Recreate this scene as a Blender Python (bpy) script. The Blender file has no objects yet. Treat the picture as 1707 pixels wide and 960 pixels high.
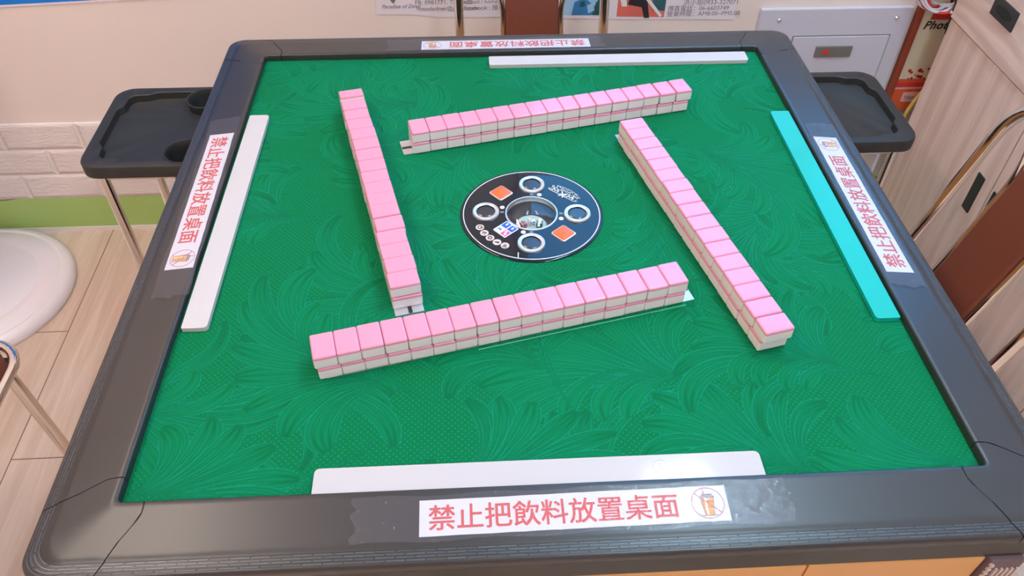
import bpy, bmesh, math, random
from mathutils import Vector, Matrix, Euler
random.seed(7)
C = bpy.context.scene.collection
SC = bpy.context.scene
ZT = 0.76                     # height of the table rim above the floor
R_ = math.radians
PI = math.pi

# ------------------------------------------------------------------ camera, world, light, exposure
cam = bpy.data.cameras.new('camera')
cam.sensor_width = 36.0
cam.lens = 36.0 * 1329.865 / 1707.0
cam.clip_start = 0.02
cam_o = bpy.data.objects.new('camera', cam)
C.objects.link(cam_o)
cam_o.location = (-0.075188, -0.828235, 0.673209 + ZT)
cam_o.rotation_euler = (0.787559, -0.007718, -0.052975)
SC.camera = cam_o

world = bpy.data.worlds.new('world')
SC.world = world
world.use_nodes = True
world.node_tree.nodes['Background'].inputs[0].default_value = (0.9, 0.95, 1.0, 1)
world.node_tree.nodes['Background'].inputs[1].default_value = 0.5

SC.view_settings.view_transform = 'Standard'
SC.view_settings.look = 'None'
SC.view_settings.gamma = 1.0
SC.view_settings.use_curve_mapping = False
SC.view_settings.exposure = 0.12
LAMP = 27.0
DAY = 3.0                     # daylight behind the bluish window pane
DAY_COL = (0.12, 0.48, 1.0)                   # strength of the ceiling light diffusers
LAMP_COL = (0.58, 0.83, 1.0)
LAMP_WARM = (1.0, 0.84, 0.72)


# ------------------------------------------------------------------ small helpers
def lin(r, g, b, k=1.0):
    f = lambda c: (c / 255 / 12.92) if c / 255 <= 0.04045 else ((c / 255 + 0.055) / 1.055) ** 2.4
    return (f(r) * k, f(g) * k, f(b) * k, 1.0)


class NT:
    """node helper"""
    def __init__(self, name):
        self.m = bpy.data.materials.new(name)
        self.m.use_nodes = True
        self.t = self.m.node_tree
        self.b = self.t.nodes['Principled BSDF']
        self.out = self.t.nodes['Material Output']

    def n(self, kind, **kw):
        nd = self.t.nodes.new(kind)
        for k, v in kw.items():
            setattr(nd, k, v)
        return nd

    def put(self, sock, v):
        if hasattr(v, 'links'):
            self.t.links.new(v, sock)
        else:
            sock.default_value = v

    def math(self, op, a, b=0.0, c=None):
        nd = self.n('ShaderNodeMath', operation=op)
        self.put(nd.inputs[0], a)
        self.put(nd.inputs[1], b)
        if c is not None:
            self.put(nd.inputs[2], c)
        return nd.outputs[0]

    def vmath(self, op, a, b=(0, 0, 0)):
        nd = self.n('ShaderNodeVectorMath', operation=op)
        self.put(nd.inputs[0], a)
        self.put(nd.inputs[1], b)
        return nd.outputs[0] if op not in ('LENGTH', 'DOT_PRODUCT') else nd.outputs[1]

    def scale(self, a, s):
        nd = self.n('ShaderNodeVectorMath', operation='SCALE')
        self.put(nd.inputs[0], a)
        self.put(nd.inputs[3], s)
        return nd.outputs[0]

    def smooth(self, x, lo, hi, a=0.0, b=1.0):
        nd = self.n('ShaderNodeMapRange', interpolation_type='SMOOTHSTEP')
        self.put(nd.inputs[0], x)
        for i, v in enumerate((lo, hi, a, b)):
            self.put(nd.inputs[i + 1], v)
        return nd.outputs[0]

    def mix(self, f, a, b):
        nd = self.n('ShaderNodeMix', data_type='RGBA')
        self.put(nd.inputs[0], f)
        self.put(nd.inputs[6], a)
        self.put(nd.inputs[7], b)
        return nd.outputs[2]

    def noise(self, vec, scale, detail=3.0, rough=0.5, dist=0.0):
        nd = self.n('ShaderNodeTexNoise')
        if vec is not None:
            self.put(nd.inputs['Vector'], vec)
        nd.inputs['Scale'].default_value = scale
        nd.inputs['Detail'].default_value = detail
        nd.inputs['Roughness'].default_value = rough
        nd.inputs['Distortion'].default_value = dist
        return nd.outputs

    def objco(self):
        return self.n('ShaderNodeTexCoord').outputs['Object']

    def bump(self, h, strength=0.3, dist=0.001):
        nd = self.n('ShaderNodeBump')
        nd.inputs['Strength'].default_value = strength
        nd.inputs['Distance'].default_value = dist
        self.put(nd.inputs['Height'], h)
        self.t.links.new(nd.outputs[0], self.b.inputs['Normal'])

    def set(self, **kw):
        for k, v in kw.items():
            self.put(self.b.inputs[k.replace('_', ' ')], v)
        return self


def plain(name, col, rough=0.5, metal=0.0, spec=0.5, var=0.06, scale=30.0, bump=0.0, coat=0.0):
    N = NT(name)
    nz = N.noise(N.objco(), scale, 3)
    c2 = tuple(min(1, c * (1 - var)) for c in col[:3]) + (1,)
    c1 = tuple(min(1, c * (1 + var)) for c in col[:3]) + (1,)
    N.set(Base_Color=N.mix(nz[0], c2, c1), Roughness=rough, Metallic=metal)
    N.b.inputs['Specular IOR Level'].default_value = spec
    N.b.inputs['Coat Weight'].default_value = coat
    if bump:
        N.bump(N.noise(N.objco(), scale * 14, 2)[0], bump, 0.0005)
    return N.m


def new_obj(name, me, parent=None, mats=(), loc=None, rot=None):
    o = bpy.data.objects.new(name, me)
    C.objects.link(o)
    if parent:
        o.parent = parent
    if loc is not None:
        o.location = loc
    if rot is not None:
        o.rotation_euler = rot
    for m in mats:
        me.materials.append(m)
    return o


def mesh_from(bm, smooth=True, wn=False, name='m'):
    me = bpy.data.meshes.new(name)
    bmesh.ops.recalc_face_normals(bm, faces=bm.faces)
    bm.to_mesh(me)
    bm.free()
    if smooth:
        for p in me.polygons:
            p.use_smooth = True
        try:
            me.set_sharp_from_angle(angle=R_(40))
        except Exception:
            pass
    if wn:
        t = bpy.data.objects.new('t', me)
        C.objects.link(t)
        md = t.modifiers.new('wn', 'WEIGHTED_NORMAL')
        md.keep_sharp = True
        dg = bpy.context.evaluated_depsgraph_get()
        m2 = bpy.data.meshes.new_from_object(t.evaluated_get(dg))
        bpy.data.objects.remove(t)
        bpy.data.meshes.remove(me)
        me = m2
    return me


def add_box(bm, x0, x1, y0, y1, z0, z1, bev=0.0, seg=2, mi=0, mat=None):
    r = bmesh.ops.create_cube(bm, size=1.0)
    vs = r['verts']
    for v in vs:
        v.co = Vector((x0 + (v.co.x + .5) * (x1 - x0), y0 + (v.co.y + .5) * (y1 - y0), z0 + (v.co.z + .5) * (z1 - z0)))
    fs = list({f for v in vs for f in v.link_faces})
    if bev > 0:
        es = list({e for v in vs for e in v.link_edges})
        rr = bmesh.ops.bevel(bm, geom=es, offset=bev, segments=seg, affect='EDGES', profile=0.5)
        fs = list({f for v in rr['verts'] for f in v.link_faces} | set(f for f in fs if f.is_valid))
    vv = list({v for f in fs for v in f.verts})
    for f in fs:
        f.material_index = mi
    if mat is not None:
        bmesh.ops.transform(bm, matrix=mat, verts=vv)
    return vv


def box(name, b, mat, parent=None, bev=0.0, seg=2):
    bm = bmesh.new()
    add_box(bm, *b, bev=bev, seg=seg)
    return new_obj(name, mesh_from(bm, wn=bev > 0), parent, [mat])


def rr_poly(hx, hy, r, seg=5):
    """rounded rectangle outline, r may be a list of four radii (--, +-, ++, -+)"""
    rs = r if isinstance(r, (list, tuple)) else [r] * 4
    pts = []
    for (sx, sy), a0, q in zip(((-1, -1), (1, -1), (1, 1), (-1, 1)), (PI, 1.5 * PI, 0, .5 * PI), rs):
        q = max(q, 1e-5)
        for i in range(seg + 1):
            a = a0 + i / seg * PI / 2
            pts.append((sx * (hx - q) + q * math.cos(a), sy * (hy - q) + q * math.sin(a)))
    return pts


def add_prism(bm, pts, z0, z1, mi=0, bev=0.0, mat=None):
    """closed outline extruded from z0 to z1; bev chamfers the top edge"""
    n = len(pts)
    cx = sum(p[0] for p in pts) / n
    cy = sum(p[1] for p in pts) / n
    rings = [(z0, 0.0)]
    if bev > 0:
        rings += [(z1 - bev, 0.0), (z1 - bev * .3, bev * .3), (z1, bev)]
    else:
        rings += [(z1, 0.0)]
    loops = []
    for z, ins in rings:
        lp = []
        for x, y in pts:
            dx, dy = x - cx, y - cy
            l = math.hypot(dx, dy) or 1
            lp.append(bm.verts.new((x - dx / l * ins, y - dy / l * ins, z)))
        loops.append(lp)
    fs = []
    for a, b in zip(loops, loops[1:]):
        for i in range(n):
            fs.append(bm.faces.new((a[i], a[(i + 1) % n], b[(i + 1) % n], b[i])))
    fs.append(bm.faces.new(loops[-1]))
    fs.append(bm.faces.new(list(reversed(loops[0]))))
    for f in fs:
        f.material_index = mi
    if mat is not None:
        bmesh.ops.transform(bm, matrix=mat, verts=[v for l in loops for v in l])


def circle(r, n=32, cx=0, cy=0):
    return [(cx + r * math.cos(2 * PI * i / n), cy + r * math.sin(2 * PI * i / n)) for i in range(n)]


def add_lathe(bm, prof, n=48, mi=0, mat=None, cap=False):
    """prof: list of (r, z)"""
    loops, allv = [], []
    for r, z in prof:
        if r < 1e-6:
            v = bm.verts.new((0, 0, z))
            loops.append([v] * n)
            allv.append(v)
        else:
            lp = [bm.verts.new((r * math.cos(2 * PI * i / n), r * math.sin(2 * PI * i / n), z)) for i in range(n)]
            loops.append(lp)
            allv += lp
    for a, b in zip(loops, loops[1:]):
        for i in range(n):
            q = []
            for v in (a[i], a[(i + 1) % n], b[(i + 1) % n], b[i]):
                if v not in q:
                    q.append(v)
            if len(q) > 2:
                f = bm.faces.new(q)
                f.material_index = mi
    if mat is not None:
        bmesh.ops.transform(bm, matrix=mat, verts=allv)


def fillet(pts, r, seg=6):
    """round the corners of a 3D polyline"""
    P = [Vector(p) for p in pts]
    out = [P[0]]
    for a, b, c in zip(P, P[1:], P[2:]):
        d1, d2 = (a - b), (c - b)
        q = min(r, d1.length * .49, d2.length * .49)
        p1, p2 = b + d1.normalized() * q, b + d2.normalized() * q
        for i in range(seg + 1):
            t = i / seg
            out.append((1 - t) ** 2 * p1 + 2 * t * (1 - t) * b + t * t * p2)
    out.append(P[-1])
    return out


def add_tube(bm, pts, r, n=12, mi=0, closed=False):
    P = [Vector(p) for p in pts]
    if closed:
        P = P + [P[0], P[1]]
    T = []
    for i in range(len(P)):
        a = P[max(i - 1, 0)]
        b = P[min(i + 1, len(P) - 1)]
        T.append((b - a).normalized())
    up = Vector((0, 0, 1)) if abs(T[0].z) < .9 else Vector((1, 0, 0))
    u = T[0].cross(up).normalized()
    loops = []
    for p, t in zip(P, T):
        u = (u - t * u.dot(t)).normalized()
        w = t.cross(u)
        loops.append([bm.verts.new(p + (u * math.cos(2 * PI * k / n) + w * math.sin(2 * PI * k / n)) * r) for k in range(n)])
    for a, b in zip(loops, loops[1:]):
        for k in range(n):
            f = bm.faces.new((a[k], a[(k + 1) % n], b[(k + 1) % n], b[k]))
            f.material_index = mi
    if not closed:
        bm.faces.new(loops[0]).material_index = mi
        bm.faces.new(list(reversed(loops[-1]))).material_index = mi


def tube(name, pts, r, mat, parent=None, n=12, closed=False):
    bm = bmesh.new()
    add_tube(bm, pts, r, n, closed=closed)
    return new_obj(name, mesh_from(bm), parent, [mat])


def text_mesh(body, size, depth=0.0, offset=0.0, align='CENTER', shear=0.0, spacing=1.0):
    c = bpy.data.curves.new('t', 'FONT')
    c.body = body
    c.size = size
    c.align_x = align
    c.align_y = 'CENTER'
    c.offset = offset
    c.shear = shear
    c.space_character = spacing
    c.extrude = depth
    c.resolution_u = 3
    o = bpy.data.objects.new('t', c)
    C.objects.link(o)
    dg = bpy.context.evaluated_depsgraph_get()
    me = bpy.data.meshes.new_from_object(o.evaluated_get(dg))
    bpy.data.objects.remove(o)
    bpy.data.curves.remove(c)
    return me


def add_mesh(bm, me, mat, mi=0):
    tmp = bmesh.new()
    tmp.from_mesh(me)
    bmesh.ops.transform(tmp, matrix=mat, verts=tmp.verts)
    for f in tmp.faces:
        f.material_index = mi
    m2 = bpy.data.meshes.new('x')
    tmp.to_mesh(m2)
    tmp.free()
    bm.from_mesh(m2)
    bpy.data.meshes.remove(m2)


def tag(o, label, cat, group=None):
    o['label'] = label
    o['category'] = cat
    if group:
        o['group'] = group
    return o


def thing(name, label, cat, loc=(0, 0, 0), rz=0.0, group=None, rot=None):
    o = bpy.data.objects.new(name, None)
    C.objects.link(o)
    o.empty_display_size = 0.05
    o.location = loc
    o.rotation_euler = rot if rot is not None else (0, 0, rz)
    return tag(o, label, cat, group)


def struct(o):
    o['kind'] = 'structure'
    return o


T4 = Matrix.Translation


def RZ(a):
    return Matrix.Rotation(a, 4, 'Z')


# ------------------------------------------------------------------ materials
def m_wall():
    N = NT('cream_paint')
    co = N.objco()
    a = N.noise(co, 2.5, 4)[0]
    N.set(Base_Color=N.mix(a, lin(236, 217, 207), lin(242, 224, 215)), Roughness=0.55)
    N.bump(N.noise(co, 60, 3)[0], 0.08, 0.002)
    return N.m


def m_brick():
    N = NT('white_foam_brick')
    co = N.objco()
    sx = N.n('ShaderNodeSeparateXYZ')
    N.put(sx.inputs[0], co)
    cb = N.n('ShaderNodeCombineXYZ')
    N.put(cb.inputs[0], sx.outputs[0])
    N.put(cb.inputs[1], sx.outputs[2])
    b = N.n('ShaderNodeTexBrick')
    b.offset = 0.5
    N.put(b.inputs['Vector'], cb.outputs[0])
    b.inputs['Scale'].default_value = 1.0
    b.inputs['Brick Width'].default_value = 0.19
    b.inputs['Row Height'].default_value = 0.0762
    b.inputs['Mortar Size'].default_value = 0.011
    b.inputs['Mortar Smooth'].default_value = 1.0
    nz = N.noise(N.vmath('MULTIPLY', co, (1, 1, 2.6)), 30, 5, 0.6, 1.4)[0]
    face = N.math('SUBTRACT', 1.0, b.outputs['Fac'])
    h = N.math('ADD', N.math('MULTIPLY', face, 0.75), N.math('MULTIPLY', N.math('MULTIPLY', nz, face), 2.2))
    N.set(Base_Color=N.mix(nz, lin(236, 220, 214), lin(246, 232, 227)), Roughness=0.5)
    N.bump(h, 0.7, 0.0045)
    return N.m


def m_floor():
    N = NT('wood_look_floor_tile')
    co = N.objco()
    sx = N.n('ShaderNodeSeparateXYZ')
    N.put(sx.inputs[0], co)
    # planks run along y
    cb = N.n('ShaderNodeCombineXYZ')
    N.put(cb.inputs[0], sx.outputs[1])
    N.put(cb.inputs[1], sx.outputs[0])
    b = N.n('ShaderNodeTexBrick')
    b.offset = 0.4
    N.put(b.inputs['Vector'], cb.outputs[0])
    b.inputs['Scale'].default_value = 1.0
    b.inputs['Brick Width'].default_value = 0.90
    b.inputs['Row Height'].default_value = 0.30
    b.inputs['Mortar Size'].default_value = 0.0015
    b.inputs['Mortar Smooth'].default_value = 0.1
    b.inputs['Color1'].default_value = (0.35, 0.35, 0.35, 1)
    b.inputs['Color2'].default_value = (0.75, 0.75, 0.75, 1)
    g = N.noise(N.vmath('MULTIPLY', co, (34, 2.2, 1)), 1.0, 5, 0.6, 1.2)[0]
    g2 = N.noise(N.vmath('MULTIPLY', co, (5, 0.7, 1)), 1.0, 2, 0.5, 0.5)[0]
    f = N.math('ADD', N.math('MULTIPLY', g, 0.6), N.math('MULTIPLY', g2, 0.4))
    col = N.mix(N.smooth(f, 0.3, 0.7), lin(200, 170, 148), lin(228, 204, 187))
    col = N.mix(N.math('MULTIPLY', b.outputs['Color'], 0.12), col, lin(190, 160, 140))
    col = N.mix(b.outputs['Fac'], col, lin(140, 112, 94))
    N.set(Base_Color=col, Roughness=0.38)
    N.bump(N.math('SUBTRACT', N.math('MULTIPLY', g, 0.15), b.outputs['Fac']), 0.25, 0.0012)
    return N.m


def m_oak(name, horizontal):
    N = NT(name)
    co = N.objco()
    s = (1, 2.2, 30) if horizontal else (1, 34, 2.0)
    v = N.vmath('MULTIPLY', co, s)
    w = N.noise(co, 2.3, 2, 0.5, 0.6)[0]
    wv = N.n('ShaderNodeTexWave')
    wv.wave_type = 'BANDS'
    wv.bands_direction = 'Z' if horizontal else 'Y'
    N.put(wv.inputs['Vector'], N.vmath('MULTIPLY', co, (1, 0.35, 1) if horizontal else (1, 1, 0.16)))
    wv.inputs['Scale'].default_value = 9.0 if horizontal else 6.0
    wv.inputs['Distortion'].default_value = 7.0
    wv.inputs['Detail'].default_value = 2.0
    wv.inputs['Detail Scale'].default_value = 1.4
    g = N.noise(v, 1.0, 5, 0.62, 0.6)[0]
    f = N.math('ADD', N.math('MULTIPLY', g, 0.80), N.math('MULTIPLY', wv.outputs['Fac'], 0.03 if not horizontal else 0.14))
    f = N.math('ADD', f, N.math('MULTIPLY', w, 0.12))
    col = N.mix(N.smooth(f, 0.28, 0.72), lin(216, 184, 166), lin(244, 217, 201))
    N.set(Base_Color=col, Roughness=0.42)
    N.bump(g, 0.08, 0.001)
    return N.m


def m_felt():
    """green cloth pressed with leaf plumes and fields of dots; the relief comes with the mesh"""
    N = NT('embossed_green_cloth')
    co = N.objco()
    flat = N.vmath('MULTIPLY', co, (1, 1, 0))
    at = N.n('ShaderNodeAttribute')
    at.attribute_name = 'relief'
    sp = N.n('ShaderNodeSeparateColor')
    N.put(sp.inputs[0], at.outputs['Color'])
    line, leaf, tone = sp.outputs[0], sp.outputs[1], sp.outputs[2]
    dv = N.n('ShaderNodeTexVoronoi', voronoi_dimensions='2D', feature='F1')
    mp = N.n('ShaderNodeMapping')
    mp.inputs['Rotation'].default_value = (0, 0, R_(45))
    N.put(mp.inputs['Vector'], flat)
    N.put(dv.inputs['Vector'], mp.outputs[0])
    dv.inputs['Scale'].default_value = 205.0
    dv.inputs['Randomness'].default_value = 0.12
    dot = N.smooth(dv.outputs['Distance'], 0.36, 0.14)
    lf = N.smooth(leaf, 0.35, 0.65)
    ground = N.math('SUBTRACT', 1.0, lf)
    gd = N.math('MULTIPLY', ground, dot)
    h = N.math('ADD', N.math('MULTIPLY', line, 0.9), N.math('MULTIPLY', gd, 0.8))
    h = N.math('ADD', h, N.math('MULTIPLY', lf, 0.35))
    fine = N.noise(flat, 900, 2, 0.6)[0]
    base = N.mix(lf, lin(0, 110, 62), N.mix(tone, lin(0, 100, 58), lin(0, 121, 74)))  # shade of the grooves beside the ribs painted in as darker green
    f = N.math('ADD', N.math('MULTIPLY', line, 0.75), N.math('MULTIPLY', gd, 0.55))
    col = N.mix(N.math('MINIMUM', f, 1.0), base, lin(12, 142, 104))  # sheen of the pressed ribs painted in as lighter green, dots share it
    col = N.mix(N.math('MULTIPLY', fine, 0.18), col, lin(0, 100, 56))
    N.set(Base_Color=col, Roughness=0.8)
    N.b.inputs['Specular IOR Level'].default_value = 0.12
    N.bump(h, 0.6, 0.0014)
    return N.m


def m_rim(name, base, rough):
    N = NT(name)
    co = N.objco()
    a = N.noise(co, 6, 3)[0]
    g = N.noise(co, 1500, 2)[0]
    N.set(Base_Color=N.mix(a, tuple(c * .9 for c in base[:3]) + (1,), tuple(c * 1.12 for c in base[:3]) + (1,)),
          Roughness=N.math('ADD', rough, N.math('MULTIPLY', a, 0.08)))
    N.b.inputs['Specular IOR Level'].default_value = 0.72
    N.bump(g, 0.12, 0.0003)
    return N.m


def m_band(base):
    N = NT('patterned_black_plastic')
    uv = N.n('ShaderNodeUVMap').outputs[0]
    b = N.n('ShaderNodeTexBrick')
    b.offset = 0.5
    N.put(b.inputs['Vector'], uv)
    b.inputs['Scale'].default_value = 1.0
    b.inputs['Brick Width'].default_value = 0.0185
    b.inputs['Row Height'].default_value = 0.0029
    b.inputs['Mortar Size'].default_value = 0.0008
    b.inputs['Mortar Smooth'].default_value = 0.5
    b.inputs['Color1'].default_value = (0, 0, 0, 1)
    b.inputs['Color2'].default_value = (1, 1, 1, 1)
    h = N.math('ADD', N.math('SUBTRACT', 1.0, b.outputs['Fac']), N.math('MULTIPLY', b.outputs['Color'], 0.6))
    N.set(Base_Color=N.mix(b.outputs['Fac'], N.mix(b.outputs['Color'], base, tuple(c * 2.0 for c in base[:3]) + (1,)), tuple(c * .3 for c in base[:3]) + (1,)), Roughness=0.36)
    N.b.inputs['Specular IOR Level'].default_value = 1.0
    N.bump(h, 1.0, 0.0028)
    return N.m


def m_clear(name, tint=(1, 1, 1, 1), gloss=0.10, rough=0.08, wrinkle=0.0, haze=0.0):
    N = NT(name)
    tr = N.n('ShaderNodeBsdfTransparent')
    tr.inputs[0].default_value = tint
    gl = N.n('ShaderNodeBsdfGlossy')
    gl.inputs['Roughness'].default_value = rough
    lw = N.n('ShaderNodeLayerWeight')
    lw.inputs[0].default_value = 0.35
    mx = N.n('ShaderNodeMixShader')
    N.put(mx.inputs[0], N.math('ADD', N.math('MULTIPLY', lw.outputs['Fresnel'], 0.28), gloss))
    N.t.links.new(tr.outputs[0], mx.inputs[1])
    N.t.links.new(gl.outputs[0], mx.inputs[2])
    if haze:
        df = N.n('ShaderNodeBsdfDiffuse')
        df.inputs[0].default_value = lin(225, 212, 222)
        m2 = N.n('ShaderNodeMixShader')
        m2.inputs[0].default_value = haze
        N.t.links.new(mx.outputs[0], m2.inputs[1])
        N.t.links.new(df.outputs[0], m2.inputs[2])
        N.t.links.new(m2.outputs[0], N.out.inputs[0])
    else:
        N.t.links.new(mx.outputs[0], N.out.inputs[0])
    if wrinkle:
        bp = N.n('ShaderNodeBump')
        bp.inputs['Strength'].default_value = wrinkle
        bp.inputs['Distance'].default_value = 0.002
        N.put(bp.inputs['Height'], N.noise(N.vmath('MULTIPLY', N.objco(), (1, 2.5, 1)), 55, 3, 0.6, 1.5)[0])
        N.t.links.new(bp.outputs[0], gl.inputs['Normal'])
        N.t.links.new(bp.outputs[0], lw.inputs['Normal'])
    return N.m


def m_emit(name, col, s):
    N = NT(name)
    N.b.inputs['Emission Color'].default_value = col
    N.b.inputs['Emission Strength'].default_value = s
    N.b.inputs['Base Color'].default_value = col
    return N.m


M = {}
M['wall'] = m_wall()
M['brick'] = m_brick()
M['floor'] = m_floor()
M['oak_v'] = m_oak('light_oak_upright_grain', False)
M['oak_h'] = m_oak('light_oak_level_grain', True)
M['felt'] = m_felt()
RIMC = (0.026, 0.022, 0.022, 1)
M['rim'] = m_rim('satin_black_plastic', RIMC, 0.30)
M['band'] = m_band((0.034, 0.034, 0.037, 1))
M['ceiling'] = plain('white_ceiling_paint', lin(240, 238, 234), 0.7)
M['green'] = plain('green_wall_paint', lin(170, 200, 114), 0.5, var=0.05, scale=8)
M['darkbody'] = plain('dark_brown_gloss_plastic', (0.022, 0.017, 0.012, 1), 0.25)
M['gold'] = plain('amber_laminate', lin(226, 160, 92), 0.35, var=0.04)
M['mauve'] = plain('dusky_plastic', lin(112, 88, 92), 0.5)
M['mauve_l'] = plain('pale_plastic_rib', lin(220, 195, 185), 0.5)
M['black'] = plain('black_plastic', (0.012, 0.014, 0.014, 1), 0.38, bump=0.05)
M['tray'] = plain('black_green_plastic', (0.028, 0.026, 0.024, 1), 0.5, var=0.12, scale=12, bump=0.12)
M['chrome'] = plain('chrome', (0.80, 0.77, 0.74, 1), 0.12, 1.0, var=0.02)
M['vinyl'] = plain('brown_vinyl', lin(118, 60, 42), 0.42, var=0.08, scale=14, bump=0.10)
M['tile_w'] = plain('ivory_resin', lin(250, 228, 228), 0.22, var=0.01, coat=0.2)
M['tile_p'] = plain('pink_resin', lin(232, 147, 172), 0.25, var=0.015, coat=0.2)
M['stick_w'] = plain('white_acrylic', lin(200, 190, 190), 0.10, var=0.015, scale=20)
M['stick_c'] = plain('turquoise_acrylic', lin(18, 170, 148), 0.18, var=0.02)
M['stick_e'] = plain('pale_edge', lin(226, 232, 200), 0.3)
M['steel'] = plain('brushed_steel', (0.62, 0.60, 0.62, 1), 0.35, 0.6, var=0.06, scale=60)
M['slot'] = plain('dark_slot', (0.03, 0.028, 0.03, 1), 0.5)
M['slot_edge'] = plain('pale_green_edge', lin(110, 190, 150), 0.5)
M['paper'] = plain('white_paper', lin(222, 215, 220), 0.6, var=0.015)
M['red_ink'] = plain('faded_red_ink', lin(214, 84, 80), 0.6)
M['red_line'] = plain('thin_red_ink', lin(196, 100, 110), 0.6)
M['orange_ink'] = plain('orange_ink', lin(240, 160, 84), 0.6)
M['grey_ink'] = plain('grey_ink', lin(130, 120, 128), 0.6)
M['black_ink'] = plain('black_ink', lin(40, 36, 38), 0.6)
M['tape'] = m_clear('clear_tape', (0.97, 0.96, 0.97, 1), 0.008, 0.09, 0.6, 0.045)
M['dome'] = m_clear('clear_dome', (0.94, 0.97, 1.0, 1), 0.05, 0.02)
M['glass_black'] = plain('black_glass', (0.010, 0.012, 0.020, 1), 0.06, var=0.0, spec=0.42)
M['silver'] = plain('silver_ring', (0.82, 0.78, 0.78, 1), 0.28, 0.8, var=0.02)
M['btn'] = plain('dark_spun_metal', (0.10, 0.095, 0.10, 1), 0.25, 0.9, var=0.1)
M['orange_btn'] = plain('orange_button', lin(238, 104, 46), 0.35, var=0.03)
M['white_print'] = plain('white_print', lin(225, 228, 228), 0.4, var=0.0)
M['grey_print'] = plain('grey_print', lin(150, 146, 150), 0.4)
M['bowl'] = plain('dark_blue_bowl', (0.03, 0.035, 0.05, 1), 0.12, var=0.05, spec=0.8)
M['dish'] = plain('grey_green_dish', lin(196, 214, 202), 0.4)
M['die_w'] = plain('white_die', lin(235, 232, 230), 0.25)
M['die_r'] = plain('red_die', lin(176, 84, 84), 0.25)
M['die_g'] = plain('green_die', lin(84, 110, 98), 0.25)
M['lcd_b'] = m_emit('lcd_blue', lin(40, 74, 170), 0.7)
M['lcd_w'] = m_emit('lcd_white', lin(205, 215, 240), 0.75)
M['lcd_r'] = m_emit('lcd_red', lin(210, 70, 110), 0.8)
M['lcd_p'] = m_emit('lcd_violet', lin(110, 80, 170), 0.7)
M['white_plastic'] = plain('white_stool_plastic', lin(240, 228, 229), 0.3, var=0.02, scale=6)
M['panel'] = plain('pale_lilac_enamel', lin(208, 204, 216), 0.35, var=0.02, scale=5)
M['latch'] = plain('grey_latch', lin(128, 124, 120), 0.35, 0.3)
M['red'] = plain('red_plastic', lin(216, 52, 48), 0.4)
M['mahog'] = plain('red_brown_wood', lin(150, 66, 44), 0.4, var=0.1, scale=25)
M['cream'] = plain('cream_print', lin(226, 208, 180), 0.5, var=0.03, scale=5)
M['coral'] = plain('coral_print', lin(232, 98, 60), 0.5, var=0.04)
M['redprint'] = plain('red_print', lin(214, 58, 52), 0.5)
M['pinkprint'] = plain('pink_label_print', lin(238, 180, 168), 0.5)
M['blue'] = plain('bright_blue_print', lin(0, 128, 222), 0.5, var=0.03)
M['white_wall_paper'] = plain('white_leaflet', lin(234, 222, 228), 0.55, var=0.015)
M['photo_b'] = plain('photo_blue', lin(58, 130, 185), 0.4, var=0.3, scale=30)
M['photo_p'] = plain('photo_pale_blue', lin(160, 200, 230), 0.4, var=0.25, scale=30)
M['photo_g'] = plain('photo_green', lin(40, 90, 96), 0.4, var=0.4, scale=40)
M['photo_r'] = plain('photo_coral', lin(226, 110, 96), 0.4, var=0.25, scale=25)
M['photo_k'] = plain('photo_dark', lin(38, 34, 40), 0.4, var=0.3)
M['cable_w'] = plain('grey_white_cable', lin(214, 206, 214), 0.4)
M['cable_y'] = plain('yellow_cable', lin(228, 190, 100), 0.4)
M['lamp'] = m_emit('lamp_diffuser', LAMP_COL + (1,), LAMP)
M['lamp_w'] = m_emit('lamp_diffuser_warm', LAMP_WARM + (1,), LAMP * 0.8)
M['pane'] = m_emit('bluish_daylight_pane', DAY_COL + (1,), DAY)
M['seam'] = plain('near_black_recess', (0.01, 0.01, 0.01, 1), 0.6)  # near-black fill for the oval recess of the drawer handles

# ------------------------------------------------------------------ room shell
XL, XR, YF, YB, H = -2.5, 1.62, -3.0, 0.892, 2.62
# floor (turned slightly, the way the boards run)
ob = box('floor', (XL - .4, XR + .5, YF - .4, YB + .3, -0.05, 0), M['floor'])
struct(ob)
FL = ob
struct(box('wall_back', (XL, XR, YB, YB + .1, 0, H), M['wall']))
struct(box('wall_right', (XR, XR + .1, YF, YB + .1, 0, H), M['wall']))
struct(box('wall_left', (XL - .1, XL, YF, YB + .1, 0, H), M['wall']))
struct(box('wall_front', (XL, XR, YF - .1, YF, 0, H), M['wall']))
struct(box('ceiling', (XL - .1, XR + .1, YF - .1, YB + .1, H, H + .1), M['ceiling']))
# green painted skirting with a worn top edge, a thin pale line at the floor
bm = bmesh.new()
n = 90
prev = None
for i in range(n + 1):
    x = XL + (XR - XL) * i / n
    z = 0.112 + random.uniform(-.0012, .0012) - (0.006 if x < -1.30 else 0)
    q = [bm.verts.new((x, YB - t, zz)) for t, zz in ((0, 0.012), (0.006, 0.012), (0.006, z), (0, z))]
    if prev:
        for k in range(4):
            bm.faces.new((prev[k], prev[(k + 1) % 4], q[(k + 1) % 4], q[k]))
    prev = q
struct(new_obj('baseboard_back', mesh_from(bm, False), None, [M['green']]))
struct(box('trim_1', (XL, XR, YB - .008, YB, 0, 0.012), M['white_plastic']))
# foam brick panel with three courses
ob = box('trim_2', (XL, 0.58, -0.007, 0, 0, 0.228), M['brick'], bev=0.003)
ob.location = (0, YB, 0.111)
ob.data.transform(T4((-0.02, 0, 0)))
struct(ob)

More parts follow.
